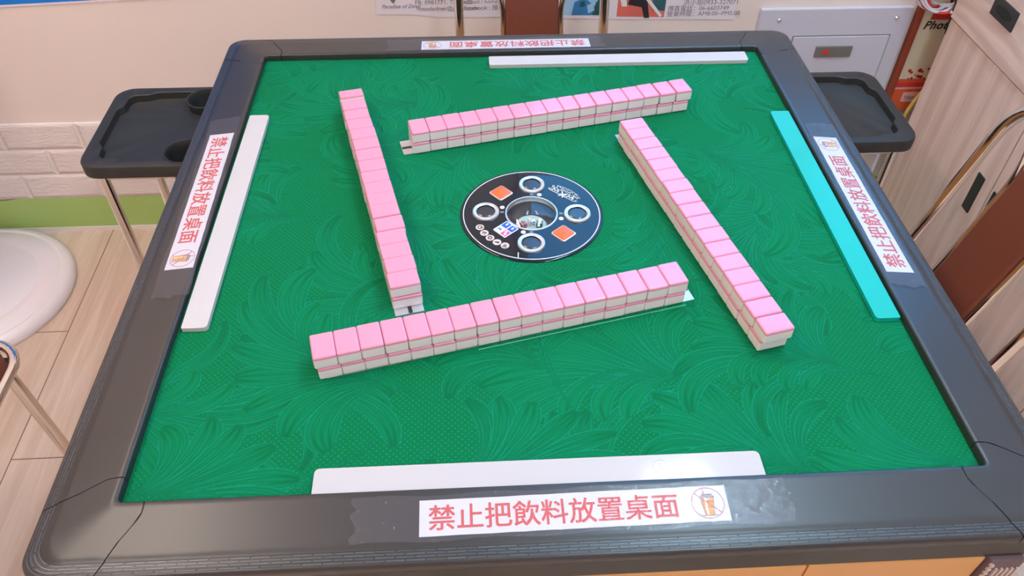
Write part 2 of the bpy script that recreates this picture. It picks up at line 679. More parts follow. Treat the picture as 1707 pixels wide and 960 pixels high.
# window high on the back wall, above the frame; its cool daylight shows in the glossy rim and disc
WN = new_obj('window_1', None) if False else bpy.data.objects.new('window_1', None)
C.objects.link(WN)
WN['kind'] = 'structure'
bm = bmesh.new()
for b in ((.02, .07, .39, 1.32), (1.50, 1.55, .39, 1.32), (.02, 1.55, .34, .39), (.02, 1.55, 1.32, 1.37), (.77, .80, .39, 1.32)):
    add_box(bm, b[0], b[1], YB - .035, YB, ZT + b[2], ZT + b[3], .003)
new_obj('window_frame', mesh_from(bm, wn=True), WN, [M['panel']])
box('window_pane', (.06, 1.51, YB - .016, YB - .010, ZT + .38, ZT + 1.33), M['pane'], WN)

# ------------------------------------------------------------------ ceiling lights (tube fittings)
def ceiling_light(x, y, lx, ly, label, mat='lamp'):
    t = thing('ceiling_light', label, 'lamp', (x, y, H), 0, 'ceiling light fittings')
    box('housing', (-lx / 2 - .015, lx / 2 + .015, -ly / 2 - .015, ly / 2 + .015, -0.035, 0), M['panel'], t, 0.004)
    box('diffuser', (-lx / 2, lx / 2, -ly / 2, ly / 2, -0.045, -0.03), M[mat], t, 0.003)


ceiling_light(0.62, 0.12, 0.20, 1.2, 'long slim ceiling light fitting above the turquoise side of the table')
ceiling_light(-1.15, 0.12, 0.20, 1.2, 'long slim ceiling light fitting above the white stool base', 'lamp_w')
ceiling_light(0.62, -1.6, 0.20, 1.2, 'long slim ceiling light fitting behind the viewer, cabinet side')
ceiling_light(-1.15, -1.6, 0.20, 1.2, 'long slim ceiling light fitting behind the viewer, stool side', 'lamp_w')

# ------------------------------------------------------------------ mahjong table
HF = 0.42                      # half the playing field
ZR = 0.0112                    # depth of the cloth below the rim
TB = thing('mahjong_table', 'square automatic mahjong table with green embossed cloth and black plastic rim', 'table', (0, 0, ZT))
# coordinates under TB: z = 0 is the inner rim edge
TB.location = (0, 0, 0)


def Z(z):
    return ZT + z


# cloth with a round opening for the control panel; the pressed leaf plumes are worked out on its grid
import numpy as np
NG = 720
GX = np.linspace(-(HF + .002), HF + .002, NG)
GS = GX[1] - GX[0]
line = np.zeros((NG, NG), np.float32)
leaf = np.zeros((NG, NG), np.float32)
tone = np.zeros((NG, NG), np.float32)
rg = np.random.RandomState(11)


def lobe(px, py, ang, length, width, bend, curl, nl):
    """one leaf lobe: a curved tapering tongue with ribs that run from its foot to its tip"""
    n = 46
    t = np.linspace(0, 1, n)
    th = ang + bend * t + curl * t ** 3
    ds = length / (n - 1)
    cx = px + np.concatenate([[0], np.cumsum(np.cos(th[:-1]) * ds)])
    cy = py + np.concatenate([[0], np.cumsum(np.sin(th[:-1]) * ds)])
    w = width * (0.10 + 0.90 * np.sin(PI * np.clip(t, 0, 1) ** 1.5 * .62)) * np.sqrt(np.clip(1 - t ** 6, 0, 1)) + .0005
    m = width + .004
    i0, i1 = [int(np.clip((v - GX[0]) / GS, 0, NG - 1)) for v in (cx.min() - m, cx.max() + m)]
    j0, j1 = [int(np.clip((v - GX[0]) / GS, 0, NG - 1)) for v in (cy.min() - m, cy.max() + m)]
    if i1 - i0 < 2 or j1 - j0 < 2:
        return
    X, Y = np.meshgrid(GX[i0:i1 + 1], GX[j0:j1 + 1], indexing='ij')
    D = (X[..., None] - cx) ** 2 + (Y[..., None] - cy) ** 2
    k = D.argmin(-1)
    kk = np.clip(k, 0, n - 2)
    dx, dy = X - cx[kk], Y - cy[kk]
    s = -dx * np.sin(th[kk]) + dy * np.cos(th[kk])
    dist = np.sqrt(D.min(-1))
    u = dist / w[k] * np.sign(s)
    au = np.abs(u)
    inside = np.clip((1.06 - au) * w[k] / GS * .8 + .5, 0, 1)
    # ribs: evenly spread across, each about two millimetres
    q = (u + 1) / 2 * nl
    rib = np.abs(q - np.round(q)) / nl * 2 * w[k]
    rb = np.clip(1 - (rib / .00125) ** 2, 0, 1)
    edge = au > 1 - .5 / nl
    rb = rb * np.clip(w[k] / nl * 2 / .0036 - .1, .25, 1) * (au < 1.12)
    rb = rb * np.where(edge, np.clip(.35 + t[k] * 1.1, 0, 1) * np.clip((1 - t[k]) * 20, 0, 1), np.clip((.86 - t[k]) * 5, 0, 1))
    L = line[i0:i1 + 1, j0:j1 + 1]
    L[:] = L * (1 - inside) + rb * np.clip(inside + (au < 1.1) * .6, 0, 1)
    F = leaf[i0:i1 + 1, j0:j1 + 1]
    F[:] = np.maximum(F, inside)
    T = tone[i0:i1 + 1, j0:j1 + 1]
    T[:] = T * (1 - inside) + inside * np.clip((rib - .0007) / .0022, 0, 1)  # mask of the painted groove shade, low close to each rib


def plume(x, y, ang, size, hand):
    """tongues that fan out of one curling stem, the outer ones bending back, with short ones inside the curl"""
    lobe(x - size * .35 * math.cos(ang), y - size * .35 * math.sin(ang), ang, size * 1.3, size * .055, hand * 1.0, hand * 1.5, 3)
    n = 8
    order = list(range(n))
    for i in order:
        f = i / (n - 1)
        st = size * .30 * f
        sx = x + st * math.cos(ang + hand * .30 * f)
        sy = y + st * math.sin(ang + hand * .30 * f)
        lobe(sx, sy, ang - hand * (.62 - .72 * f) + rg.uniform(-.05, .05), size * (.62 + .36 * f) * rg.uniform(.88, 1.12),
             size * (.066 + .03 * rg.rand()), -hand * (1.25 - 2.3 * f), -hand * (.9 - 2.2 * f) * rg.uniform(.5, 1.3), 3 if i % 3 else 4)
    for i in range(4):
        f = i / 3
        lobe(x + size * .13 * i * math.cos(ang), y + size * .13 * i * math.sin(ang), ang + hand * (.55 - .05 * i) + rg.uniform(-.1, .1),
             size * (.36 + .16 * f), size * .056, hand * .9, hand * 1.4 * rg.rand(), 2)


cells = []
step = .165
for i in range(-3, 4):
    for j in range(-4, 5):
        cells.append(((i + (.5 if j % 2 else 0)) * step + rg.uniform(-.02, .02), j * step * .84 + rg.uniform(-.02, .02), (i + 2 * j) % 4))
rg.shuffle(cells)
for x, y, q in cells:
    a = 1.9 * math.sin(x * 6.5 + 1.0) + 2.1 * math.cos(y * 5.7) + rg.uniform(-.5, .5) + q * 1.2
    plume(x, y, a, rg.uniform(.15, .21), 1 if rg.rand() > .5 else -1)
keep = np.hypot(*np.meshgrid(GX, GX, indexing='ij')) > .045
idx = np.arange(NG * NG).reshape(NG, NG)
ok = keep[:-1, :-1] & keep[1:, :-1] & keep[:-1, 1:] & keep[1:, 1:]
quads = np.stack([idx[:-1, :-1], idx[1:, :-1], idx[1:, 1:], idx[:-1, 1:]], -1)[ok]
used = np.unique(quads)
remap = np.full(NG * NG, -1, np.int64)
remap[used] = np.arange(len(used))
XX, YY = np.meshgrid(GX, GX, indexing='ij')
co = np.stack([XX.ravel(), YY.ravel(), np.zeros(NG * NG)], 1)[used]
me = bpy.data.meshes.new('cloth')
me.vertices.add(len(used))
me.vertices.foreach_set('co', co.astype(np.float32).ravel())
me.loops.add(quads.size)
me.loops.foreach_set('vertex_index', remap[quads].astype(np.int32).ravel())
me.polygons.add(len(quads))
me.polygons.foreach_set('loop_start', np.arange(0, quads.size, 4, dtype=np.int32))
me.update(calc_edges=True)
ca = me.color_attributes.new('relief', 'FLOAT_COLOR', 'POINT')
ca.data.foreach_set('color', np.stack([line.ravel(), leaf.ravel(), tone.ravel(), np.ones(NG * NG)], 1)[used].astype(np.float32).ravel())
new_obj('cloth', me, TB, [M['felt']], (0, 0, Z(-ZR)))

# rim: four long pieces and four corner pieces
PROF = [(0.0, -.0145), (0.0, -.0022), (.0006, -.0008), (.0018, -.0001), (.012, -.0010), (.030, -.0026), (.050, -.0044),
        (.0560, -.0049), (.0572, -.0058), (.0584, -.0062), (.0630, -.0066), (.0690, -.0074), (.0710, -.0084), (.0722, -.0102),
        (.0725, -.0125), (.0725, -.0205), (.0712, -.0222), (.060, -.0230)]


def seam(d):
    pts = [(0, .394), (.010, .3937), (.016, .3945), (.024, .399), (.040, .4085), (.058, .4165), (.0725, .4240)]
    for (a, u), (b, v) in zip(pts, pts[1:]):
        if d <= b:
            return u + (v - u) * (d - a) / (b - a)
    return pts[-1][1]


def dense(prof):
    out = []
    for (a, za), (b, zb) in zip(prof, prof[1:]):
        k = max(1, int((b - a) / .005))
        for i in range(k):
            out.append((a + (b - a) * i / k, za + (zb - za) * i / k))
    out.append(prof[-1])
    return out


PD = dense(PROF)


def sweep(paths, uvs, name):
    """paths[j][i]: point i along, at profile step j"""
    bm = bmesh.new()
    uvl = bm.loops.layers.uv.new('UVMap')
    V = [[bm.verts.new(p) for p in row] for row in paths]
    for j in range(len(V) - 1):
        d0 = PD[j][0]
        band = 1 if (.0580 <= d0 < .0690) else 0
        for i in range(len(V[j]) - 1):
            f = bm.faces.new((V[j][i], V[j][i + 1], V[j + 1][i + 1], V[j + 1][i]))
            f.material_index = band
            for lp, (a, b) in zip(f.loops, ((j, i), (j, i + 1), (j + 1, i + 1), (j + 1, i))):
                lp[uvl].uv = (uvs[a][b], PD[a][0] - .058)
    # close the ends
    for e in (0, -1):
        col = [row[e] for row in V]
        try:
            f = bm.faces.new(col)
        except Exception:
            pass
    return new_obj(name, mesh_from(bm), TB, [M['rim'], M['band']])


GAP = 0.0006
for k in range(4):
    rot = RZ(k * PI / 2)
    rows, uvs = [], []
    for d, z in PD:
        S = seam(d) - GAP
        ts = [-S + 2 * S * i / 40 for i in range(41)]
        rows.append([rot @ Vector((t, -(HF + d), Z(z))) for t in ts])
        uvs.append(ts)
    sweep(rows, uvs, 'rim_rail')
    rows, uvs = [], []
    rot2 = RZ((k + 1) * PI / 2)
    for d, z in PD:
        S = seam(d) + GAP
        rc = .005 + d * .30
        e = HF + d - rc
        row, uv = [], []
        for i in range(5):
            t = S + (e - S) * i / 5
            row.append(rot @ Vector((t, -(HF + d), Z(z))))
            uv.append(t)
        for i in range(11):
            a = -PI / 2 + PI / 2 * i / 10
            row.append(rot @ Vector((e + rc * math.cos(a), -e + rc * math.sin(a), Z(z))))
            uv.append(e + .02 * i / 10)
        for i in range(1, 6):
            t = -e + (-S + e) * i / 5
            row.append(rot2 @ Vector((t, -(HF + d), Z(z))))
            uv.append(e + .02 + t + e)
        rows.append(row)
        uvs.append(uv)
    sweep(rows, uvs, 'rim_corner')

# body under the rim
bm = bmesh.new()
for k in range(4):
    add_box(bm, -.4728, .40, -.4728, -.40, Z(-.0875), Z(-.0235), mat=RZ(k * PI / 2))
new_obj('under_frame', mesh_from(bm, False), TB, [M['darkbody']])
for k in range(4):
    bm = bmesh.new()
    add_box(bm, -.425, .247, -.474, -.452, Z(-.245), Z(-.0885), 0.002, 2)
    add_box(bm, .2485, .432, -.474, -.452, Z(-.245), Z(-.0885), 0.002, 2)
    o = new_obj('side_panel', mesh_from(bm, wn=True), TB, [M['gold']], rot=(0, 0, k * PI / 2))
    bm = bmesh.new()
    add_box(bm, .436, .474, -.478, -.436, Z(-.245), Z(-.090), 0.004, 2)
    for i in range(18):
        z = -.0945 - i * .008
        add_box(bm, .4365, .4405, -.4800, -.477, Z(z - .004), Z(z), 0.0, mi=1)
    for i in range(5):
        x = .446 + i * .0055
        add_box(bm, x, x + .0022, -.4800, -.477, Z(-.24), Z(-.104), 0.0, mi=1)
    new_obj('corner_grille', mesh_from(bm), TB, [M['mauve'], M['mauve_l']], rot=(0, 0, k * PI / 2))
bm = bmesh.new()
add_box(bm, -.44, .44, -.44, .44, Z(-.24), Z(-.088), 0.01)
new_obj('machine_case', mesh_from(bm, wn=True), TB, [M['black']])
bm = bmesh.new()
add_box(bm, -.20, .20, -.20, .20, 0.05, Z(-.235), 0.015)
new_obj('pedestal', mesh_from(bm, wn=True), TB, [M['black']])
bm = bmesh.new()
add_box(bm, -.27, .27, -.27, .27, 0.0, 0.055, 0.015)
new_obj('foot_plate', mesh_from(bm, wn=True), TB, [M['black']])

# steel lift plates in the cloth, one under each row (turning around the centre)
for k in range(4):
    bm = bmesh.new()
    add_prism(bm, rr_poly(.219, .0172, .0008, 2), -.0005, .0008)
    if k == 0:
        add_box(bm, -.05, .205, -.0230, -.0223, -.0005, .0005, mi=2)
    add_box(bm, .198, .2185, -.0012, .0035, .0006, .00125, mi=1)
    new_obj('lift_plate', mesh_from(bm, False), TB, [M['steel'], M['slot'], M['slot_edge']],
            tuple(RZ(k * PI / 2) @ Vector((-.033, -.2057, Z(-ZR + .0004)))), (0, 0, k * PI / 2 + R_(13.3)))

# ---------------------------------------------------------------- control panel
CP = thing('x', 'x', 'x')
del CP['label'], CP['category']
CP.name = 'control_panel'
CP.parent = TB
CP.location = (0, -.0035, Z(-ZR))
CP.rotation_euler = (0, 0, R_(-4.3))


def cp(name, bm, mats, loc=(0, 0, 0), rz=0, smooth=True):
    return new_obj(name, mesh_from(bm, smooth), CP, mats, loc, (0, 0, rz))


bm = bmesh.new()
add_lathe(bm, [(.0345, -.001), (.0345, .0022), (.0930, .0022), (.0945, .0019), (.0955, .0010), (.0955, -.001)], 96)
cp('black_disc', bm, [M['glass_black']])
bm = bmesh.new()
add_lathe(bm, [(.0905, .00215), (.0905, .0025), (.0917, .0025), (.0917, .00215)], 96)
add_box(bm, -.0170, -.0158, -.0905, -.0790, .00215, .0025)
cp('edge_line', bm, [M['white_print']])
bm = bmesh.new()
add_lathe(bm, [(.0330, -.004), (.0330, .0022), (.0336, .0032), (.0348, .0032), (.0355, .0022)], 64)
cp('dome_ring', bm, [M['silver']])
bm = bmesh.new()
add_lathe(bm, [(.0335, .001), (.0330, -.006), (.029, -.015), (.024, -.0195), (0, -.0200)], 64)
cp('dice_bowl', bm, [M['bowl']])
bm = bmesh.new()
add_lathe(bm, [(.0215, -.0199), (.0205, -.0187), (.0195, -.0183), (0, -.0183)], 48)
cp('dice_dish', bm, [M['dish']])
bm = bmesh.new()
add_lathe(bm, [(.0332, .0026), (.030, .0050), (.024, .0078), (.016, .0098), (.008, .0107), (0, .011)], 48)
cp('clear_dome', bm, [M['dome']])
for k in range(4):
    a = PI / 2 * k
    x, y = .0612 * math.cos(a), .0612 * math.sin(a)
    bm = bmesh.new()
    add_lathe(bm, [(.0128, .002), (.0128, .0042), (.0140, .0050), (.0170, .0050), (.0180, .0040), (.0182, .002)], 40)
    b = cp('push_button', bm, [M['silver']], (x, y, 0))
    bm = bmesh.new()
    add_lathe(bm, [(.0126, .002), (.0126, .0044), (.0112, .0052), (.0110, .0040), (0, .0041)], 40)
    new_obj('button_cap', mesh_from(bm), b, [M['btn']])
    bm = bmesh.new()
    t = Vector((-math.sin(a), math.cos(a), 0))
    p = Vector((.0395 * math.cos(a), .0395 * math.sin(a), 0)) - t * .0105
    pts = circle(.0032, 20, p.x, p.y)
    add_prism(bm, pts, .0021, .0026)
    cp('indicator_dot', bm, [M['white_print']], smooth=False)
    bm = bmesh.new()
    p = Vector((.0395 * math.cos(a), .0395 * math.sin(a), .0024))
    for q in range(3):
        add_box(bm, -.0024, .0024, -.0002, .0006, -.0001, .0001, mat=T4(p + Vector((0, -.0012 + q * .0014, 0))))
    cp('button_mark', bm, [M['grey_print']], smooth=False)
for s in (1, -1):
    bm = bmesh.new()
    add_prism(bm, rr_poly(.0122, .0122, .003), .002, .0036, 1, 0.0005)
    add_prism(bm, rr_poly(.0106, .0106, .0024), .0034, .0046, 0, 0.0008)
    if s == -1:
        for q in range(2):
            add_box(bm, -.003, .003, -.0006, 0, .00455, .00475, mi=2, mat=T4((0, -.002 + q * .003, 0)) @ RZ(R_(-45)))
    cp('orange_button', bm, [M['orange_btn'], M['silver'], M['red_line']], (-.042 * s, .041 * s, 0), PI / 4)
# small four-part screen
bm = bmesh.new()
add_prism(bm, rr_poly(.0112, .0125, .001, 2), .002, .0026, 0)
for i, (x, y, mi) in enumerate(((-.0055, .006, 1), (.0055, .006, 1), (-.0055, -.006, 3), (.0055, -.006, 2))):
    add_prism(bm, [(x + a * .0047, y + b * .0053) for a, b in ((-1, -1), (1, -1), (1, 1), (-1, 1))], .0026, .0029, mi)
for i, (x, y, mi) in enumerate(((-.0055, .0075, 0), (.0055, .007, 0), (-.0070, -.0055, 1), (-.0040, -.0055, 1), (.0042, -.004, 0), (.0068, -.0078, 0))):
    add_prism(bm, rr_poly(.0011, .0020, .0004, 2), .0029, .0031, mi, mat=T4((x, y, 0)))
cp('score_screen', bm, [M['lcd_w'], M['lcd_b'], M['lcd_r'], M['lcd_w']], (-.0335, -.0346, 0), R_(45 - 90), smooth=False)
for i, (x, y) in enumerate(((-.0700, -.0300), (-.0645, -.0415), (-.0575, -.0515), (-.0488, -.0603), (-.0388, -.0672))):
    bm = bmesh.new()
    add_prism(bm, circle(.0056, 24), .0021, .0026, 0)
    ring = circle(.0033, 16)
    rot = RZ(i * .9)
    if i == 0:
        add_lathe(bm, [(.0022, .0027), (.0022, .0028), (.0033, .0028), (.0033, .0027)], 16, 1)
        add_box(bm, .001, .0045, -.0006, .0006, .0026, .0028, mi=1)
    elif i == 1:
        add_box(bm, -.0030, .0030, .0004, .0020, .0026, .0028, mi=1)
        add_box(bm, -.0020, -.0008, -.003, 0, .0026, .0028, mi=1)
        add_box(bm, .0008, .0020, -.003, 0, .0026, .0028, mi=1)
    elif i == 2:
        add_lathe(bm, [(.0018, .0027), (.0018, .0028), (.0034, .0028), (.0034, .0027)], 6, 1)
    elif i == 3:
        add_prism(bm, [(-.0036, -.0014), (.0036, -.0014), (.0022, .0016), (-.001, .0008)], .0026, .0028, 1)
    else:
        add_lathe(bm, [(.0010, .0027), (.0010, .0028), (.0022, .0028), (.0022, .0027)], 12, 1)
        add_box(bm, -.0036, .0036, -.0034, -.0026, .0026, .0028, mi=1)
    cp('icon_key', bm, [M['mauve_l'], M['black_ink']], (x * .997 - y * .075, (y + .0035) * .997 + x * .075, 0), R_(-20), smooth=False)
# ornate white emblem
bm = bmesh.new()
zz = .0024


def stroke(pts, r=.00045):
    add_tube(bm, [(x, y, zz) for x, y in pts], r, 5)


def curl(cx, cy, r, a0, a1, n=12, shrink=.55):
    return [(cx + r * (1 - (1 - shrink) * i / n) * math.cos(a0 + (a1 - a0) * i / n), cy + r * (1 - (1 - shrink) * i / n) * math.sin(a0 + (a1 - a0) * i / n)) for i in range(n + 1)]


for ox in (-.0125, .0125):
    stroke([(ox - .008, -.0035), (ox + .008, -.0035), (ox + .0085, .0045), (ox - .0085, .0045), (ox - .008, -.0035)], .0005)
    stroke([(ox - .0055, -.0022), (ox - .0045, .0030), (ox - .001, -.001), (ox + .0025, .003), (ox + .0040, -.0022)], .0010)
    stroke([(ox - .005, .0005), (ox + .005, .0005)], .0006)
stroke([(-.0038, -.0065), (.0038, .003)], .0011)
stroke([(-.0038, .003), (.0038, -.0065)], .0011)
stroke([(-.0045, -.0025), (.0045, -.0025)], .0007)
for i, (x, y, r) in enumerate(((-.021, .0065, .0022), (-.0145, .0085, .003), (-.007, .0085, .0026), (.007, .0085, .0026), (.0145, .0085, .003), (.021, .0065, .0022), (-.0225, -.0015, .0017), (.0225, -.0015, .0017))):
    stroke(curl(x, y, r, 0, 5.2 * (1 if i % 2 else -1)), .00042)
for i in range(4):
    stroke([(-.004 + i * .0024, .0055), (-.0052 + i * .0028, .012 - abs(i - 1.5) * .0012)], .0004)
stroke([(-.018, .0105), (-.009, .0125), (0, .0135), (.009, .0125), (.018, .0105)], .0004)
cp('emblem', bm, [M['white_print']], (.0432, .0415, 0), R_(-38))

# ---------------------------------------------------------------- dice under the dome
PIPS = {1: [(0, 0)], 3: [(-1, -1), (0, 0), (1, 1)], 5: [(-1, -1), (1, -1), (0, 0), (-1, 1), (1, 1)], 4: [(-1, -1), (1, -1), (-1, 1), (1, 1)], 2: [(-1, 1), (1, -1)], 6: [(-1, -1), (-1, 0), (-1, 1), (1, -1), (1, 0), (1, 1)]}


def die(x, y, rz, body, pip, top, front, label):
    s = .0042
    bm = bmesh.new()
    add_box(bm, -s, s, -s, s, 0, 2 * s, .0009, 2)
    for (px, py) in PIPS[top]:
        add_prism(bm, circle(.0009, 10, px * .0022, py * .0022), 2 * s - .0002, 2 * s + .00015, 1)
    for (px, pz) in PIPS[front]:
        add_prism(bm, circle(.0009, 10, px * .0022, pz * .0022), s - .0002, s + .00015, 1, mat=T4((0, 0, s)) @ Matrix.Rotation(PI / 2, 4, 'X'))
    o = new_obj('die', mesh_from(bm, True), None, [body, pip], (x, y, Z(-ZR - .0183)), (0, 0, rz))
    tag(o, label, 'die', 'dice under the clear dome')


die(.0005, -.002, .1, M['die_w'], M['black_ink'], 3, 5, 'white die with dark pips, middle of the three under the clear dome')
die(-.0115, -.0085, .5, M['die_r'], M['white_print'], 4, 2, 'reddish die with white pips under the clear dome')
die(.0110, -.0075, -.2, M['die_g'], M['white_print'], 5, 1, 'grey green die with white pips under the clear dome')

# ------------------------------------------------------------------ mahjong tiles
TW, TL, TH = .0254, .0362, .0180
bm = bmesh.new()
add_box(bm, -TW / 2, TW / 2, -TL / 2, TL / 2, 0, TH, .0024, 3)
src = mesh_from(bm, wn=False)


def half(keep_low):
    bm = bmesh.new()
    bm.from_mesh(src)
    z = .0140
    g = bm.verts[:] + bm.edges[:] + bm.faces[:]
    r = bmesh.ops.bisect_plane(bm, geom=g, plane_co=(0, 0, z), plane_no=(0, 0, 1), clear_outer=keep_low, clear_inner=not keep_low)
    ed = [e for e in r['geom_cut'] if isinstance(e, bmesh.types.BMEdge)]
    bmesh.ops.contextual_create(bm, geom=ed)
    return mesh_from(bm, wn=True)


me_low, me_top = half(True), half(False)
me_low.name, me_top.name = 'tile_body', 'tile_back'
tile0 = new_obj('mahjong_tile', me_low, None, [M['tile_w']])
back0 = new_obj('tile_back', me_top, tile0, [M['tile_p']])
back0['label'] = 'pink back of the tile'
first = [True]
ORD = ['first', 'second', 'third', 'fourth', 'fifth', 'sixth', 'seventh', 'eighth', 'ninth', 'tenth', 'eleventh', 'twelfth',
       'thirteenth', 'fourteenth', 'fifteenth', 'sixteenth', 'last']


def place_tile(x, y, z, rot, label, group):
    if first[0]:
        o = tile0
        first[0] = False
    else:
        o = tile0.copy()
        C.objects.link(o)
        b = back0.copy()
        C.objects.link(b)
        b.parent = o
        b['label'] = 'pink back of the tile'
    o.location = (x, y, z)
    o.rotation_euler = rot
    tag(o, label, 'mahjong tile', group)


# rows: middle of one top edge, angle, pitch, side of that edge, small slips measured tile by tile
ROWS = [
    ('front', (-.0482, -.1912), 13.16, .02555, -1,
     [-.0002, -.0002, -.0002, .0001, .0002, .0002, .0001, .0004, .0008, .0004, -.0001, -.0004, -.0004, -.0005, -.0003, -.0001, .0001],
     (.0022, -.0012), 'left end of the row nearest the large red sign', 'tiles in the row nearest the front sign'),
    ('back', (.0418, .2245), 13.29, .02574, -1,
     [.0011, .001, .0005, .0002, -.0002, -.0004, -.0004, -.0006, -.001, -.0014, -.0012, -.0008, -.0006, -.0006, -.0005, .0008, .0024],
     (.0004, -.0022), 'plate end of the far row', 'tiles in the far row'),
    ('right', (.2236, -.0421), -76.89, .02554, -1,
     [.0008, 0, .0002, .0002, 0, -.0005, -.0008, -.0009, -.0005, -.0003, -.0004, 0, .0001, -.0002, -.0004, .0004, .0012],
     (.0004, -.0046), 'far end of the row beside the turquoise strip', 'tiles in the row beside the turquoise strip'),
    ('left', (-.1909, .0486), -76.54, .02593, -1,
     [-.0030, .0000, .0011, .0012, .001, .001, .002, .002, .0023, .0018, -.0005, -.0015, -.0003, .0002, -.0004, -.0009, -.0013],
     (.0002, .0004), 'tilted end of the row opposite the turquoise strip', 'tiles in the row opposite the turquoise strip'),
]
ZF = Z(-ZR + .0008)
for name, c, ang, pitch, side, slips, (s0, s1), whence, grp in ROWS:
    a = R_(ang)
    d = Vector((math.cos(a), math.sin(a), 0))
    nrm = Vector((-math.sin(a), math.cos(a), 0)) * side
    mid = Vector((c[0], c[1], 0)) + nrm * (TL / 2)
    for i in range(17):
        t = (i - 8) * pitch
        for layer in (0, 1):
            p = mid + d * (t + (slips[i] if layer else (slips[i] * .4 + s0 + (s1 - s0) * i / 16)))
            p = p + nrm * random.uniform(-.0005, .0005)
            if name == 'left' and layer == 1:
                p = p + nrm * (-.0010 if 3 < i < 13 else 0.0012 if i > 15 else 0)
            z = ZF + layer * (TH + .00015)
            rot = (0, 0, a + random.uniform(-.004, .004))
            lab = '%s mahjong tile, %s from the %s' % ('upper' if layer else 'lower', ORD[i], whence)
            if i == 16:
                lab = lab.replace('last from the', 'seventeenth from the')
            if name == 'left' and i == 0 and layer == 1:
                # this one has slid back and leans on its neighbour
                p = p + d * .002
                q = (RZ(a) @ Matrix.Rotation(R_(-9), 4, 'Y')).to_euler()
                rot = tuple(q)
                z += .0021
                lab = 'tilted upper mahjong tile leaning on its neighbour at the far corner'
            place_tile(p.x, p.y, z, rot, lab, grp)

# ------------------------------------------------------------------ straight-edge strips along the rim
def strip(name_label, cx, cy, rz, mat, group=None, logo=False):
    bm = bmesh.new()
    add_prism(bm, rr_poly(.2205, .0146, [.0012, .0012, .005, .005]), 0, .0062, 0, .0006)
    o = new_obj('push_ruler', mesh_from(bm, wn=True), None, [mat], (cx, cy, Z(-ZR + .0003)), (0, 0, rz))
    tag(o, name_label, 'ruler', 'tile pushing rulers along the rim')
    if logo:
        bm = bmesh.new()
        add_lathe(bm, [(.0068, .0060), (.0070, .0066), (.0078, .0066), (.0080, .0060)], 28)
        add_mesh(bm, text_mesh('B', .0085, .0002, .0002), T4((0, 0, .0064)))
        e = new_obj('embossed_mark', mesh_from(bm, True), o, [mat], (.119, .0015, 0))
    return o


strip('white plastic ruler with embossed round mark beside the largest red sign', -.0198, -.4050, 0, M['stick_w'], logo=True)
strip('turquoise plastic ruler lying along the rim near the right-hand tray', .4024, .0026, PI / 2, M['stick_c'])
strip('white plastic ruler along the far rim, in front of the wall', .1765, .3955, PI, M['stick_w'])
strip('white plastic ruler along the rim beside the drink tray with cup holder', -.4005, .0238, -PI / 2, M['stick_w'])

# ------------------------------------------------------------------ taped paper signs on the rim
TXT = '禁止把飲料放置桌面'
SLOPE = math.atan2(.0048, .0545)
one = text_mesh(TXT, .0262, 0.00010, 0.0, spacing=1.0)
bm = bmesh.new()
for q, (dx, dy) in enumerate(((-.00028, -.0002), (.00028, -.0002), (.00028, .0002), (-.00028, .0002))):
    add_mesh(bm, one, T4((dx, dy, q * .00002)))
lettering = bpy.data.meshes.new('lettering')
bm.to_mesh(lettering)
bm.free()
xs = [v.co.x for v in lettering.vertices]
ys = [v.co.y for v in lettering.vertices]
cx0, cy0 = (min(xs) + max(xs)) / 2, (min(ys) + max(ys)) / 2
kx = .2350 / (max(xs) - min(xs))
lettering.transform(Matrix.Diagonal((kx, kx, 1, 1)) @ T4((-cx0, -cy0, 0)))
lettering.materials.clear()
lettering.materials.append(M['red_ink'])
# no-drinks symbol
bm = bmesh.new()
add_lathe(bm, [(.01330, 0), (.01330, .0002), (.01380, .0002), (.01380, 0)], 48, 0)
add_box(bm, -.0136, .0136, -.00025, .00025, 0, .00045, mi=0, mat=RZ(R_(-42)))
add_prism(bm, [(-.0035, -.0105), (.0035, -.0105), (.0054, .0045), (-.0054, .0045)], 0, .0002, 1)
add_box(bm, -.0053, .0053, .0008, .0013, .00018, .0003, mi=2)
add_box(bm, -.0047, .0047, -.0042, -.0037, .00018, .0003, mi=2)
add_prism(bm, [(-.0062, .0047), (.0062, .0047), (.0062, .0060), (-.0062, .0060)], 0, .0002, 2)
add_prism(bm, [(-.0050, .0066), (.0050, .0066), (.0042, .0080), (-.0042, .0080)], 0, .0002, 2)
add_box(bm, -.0026, -.0018, .0080, .0122, 0, .0002, mi=0)
add_box(bm, -.0026, -.0006, -.0100, .0040, .00018, .0003, mi=3)
add_box(bm, -.0080, .0080, -.0112, -.0108, 0, .0002, mi=2)
for sx in (-1, 1):
    add_prism(bm, [(sx * .0035, -.0105), (sx * .0039, -.0105), (sx * .0058, .0045), (sx * .0054, .0045)], .0001, .0003, 2)
bmesh.ops.scale(bm, vec=(1.13, 1.13, 1), verts=bm.verts)
symbol = mesh_from(bm, False)
for m in (M['red_line'], M['orange_ink'], M['grey_ink'], M['cream']):
    symbol.materials.append(m)


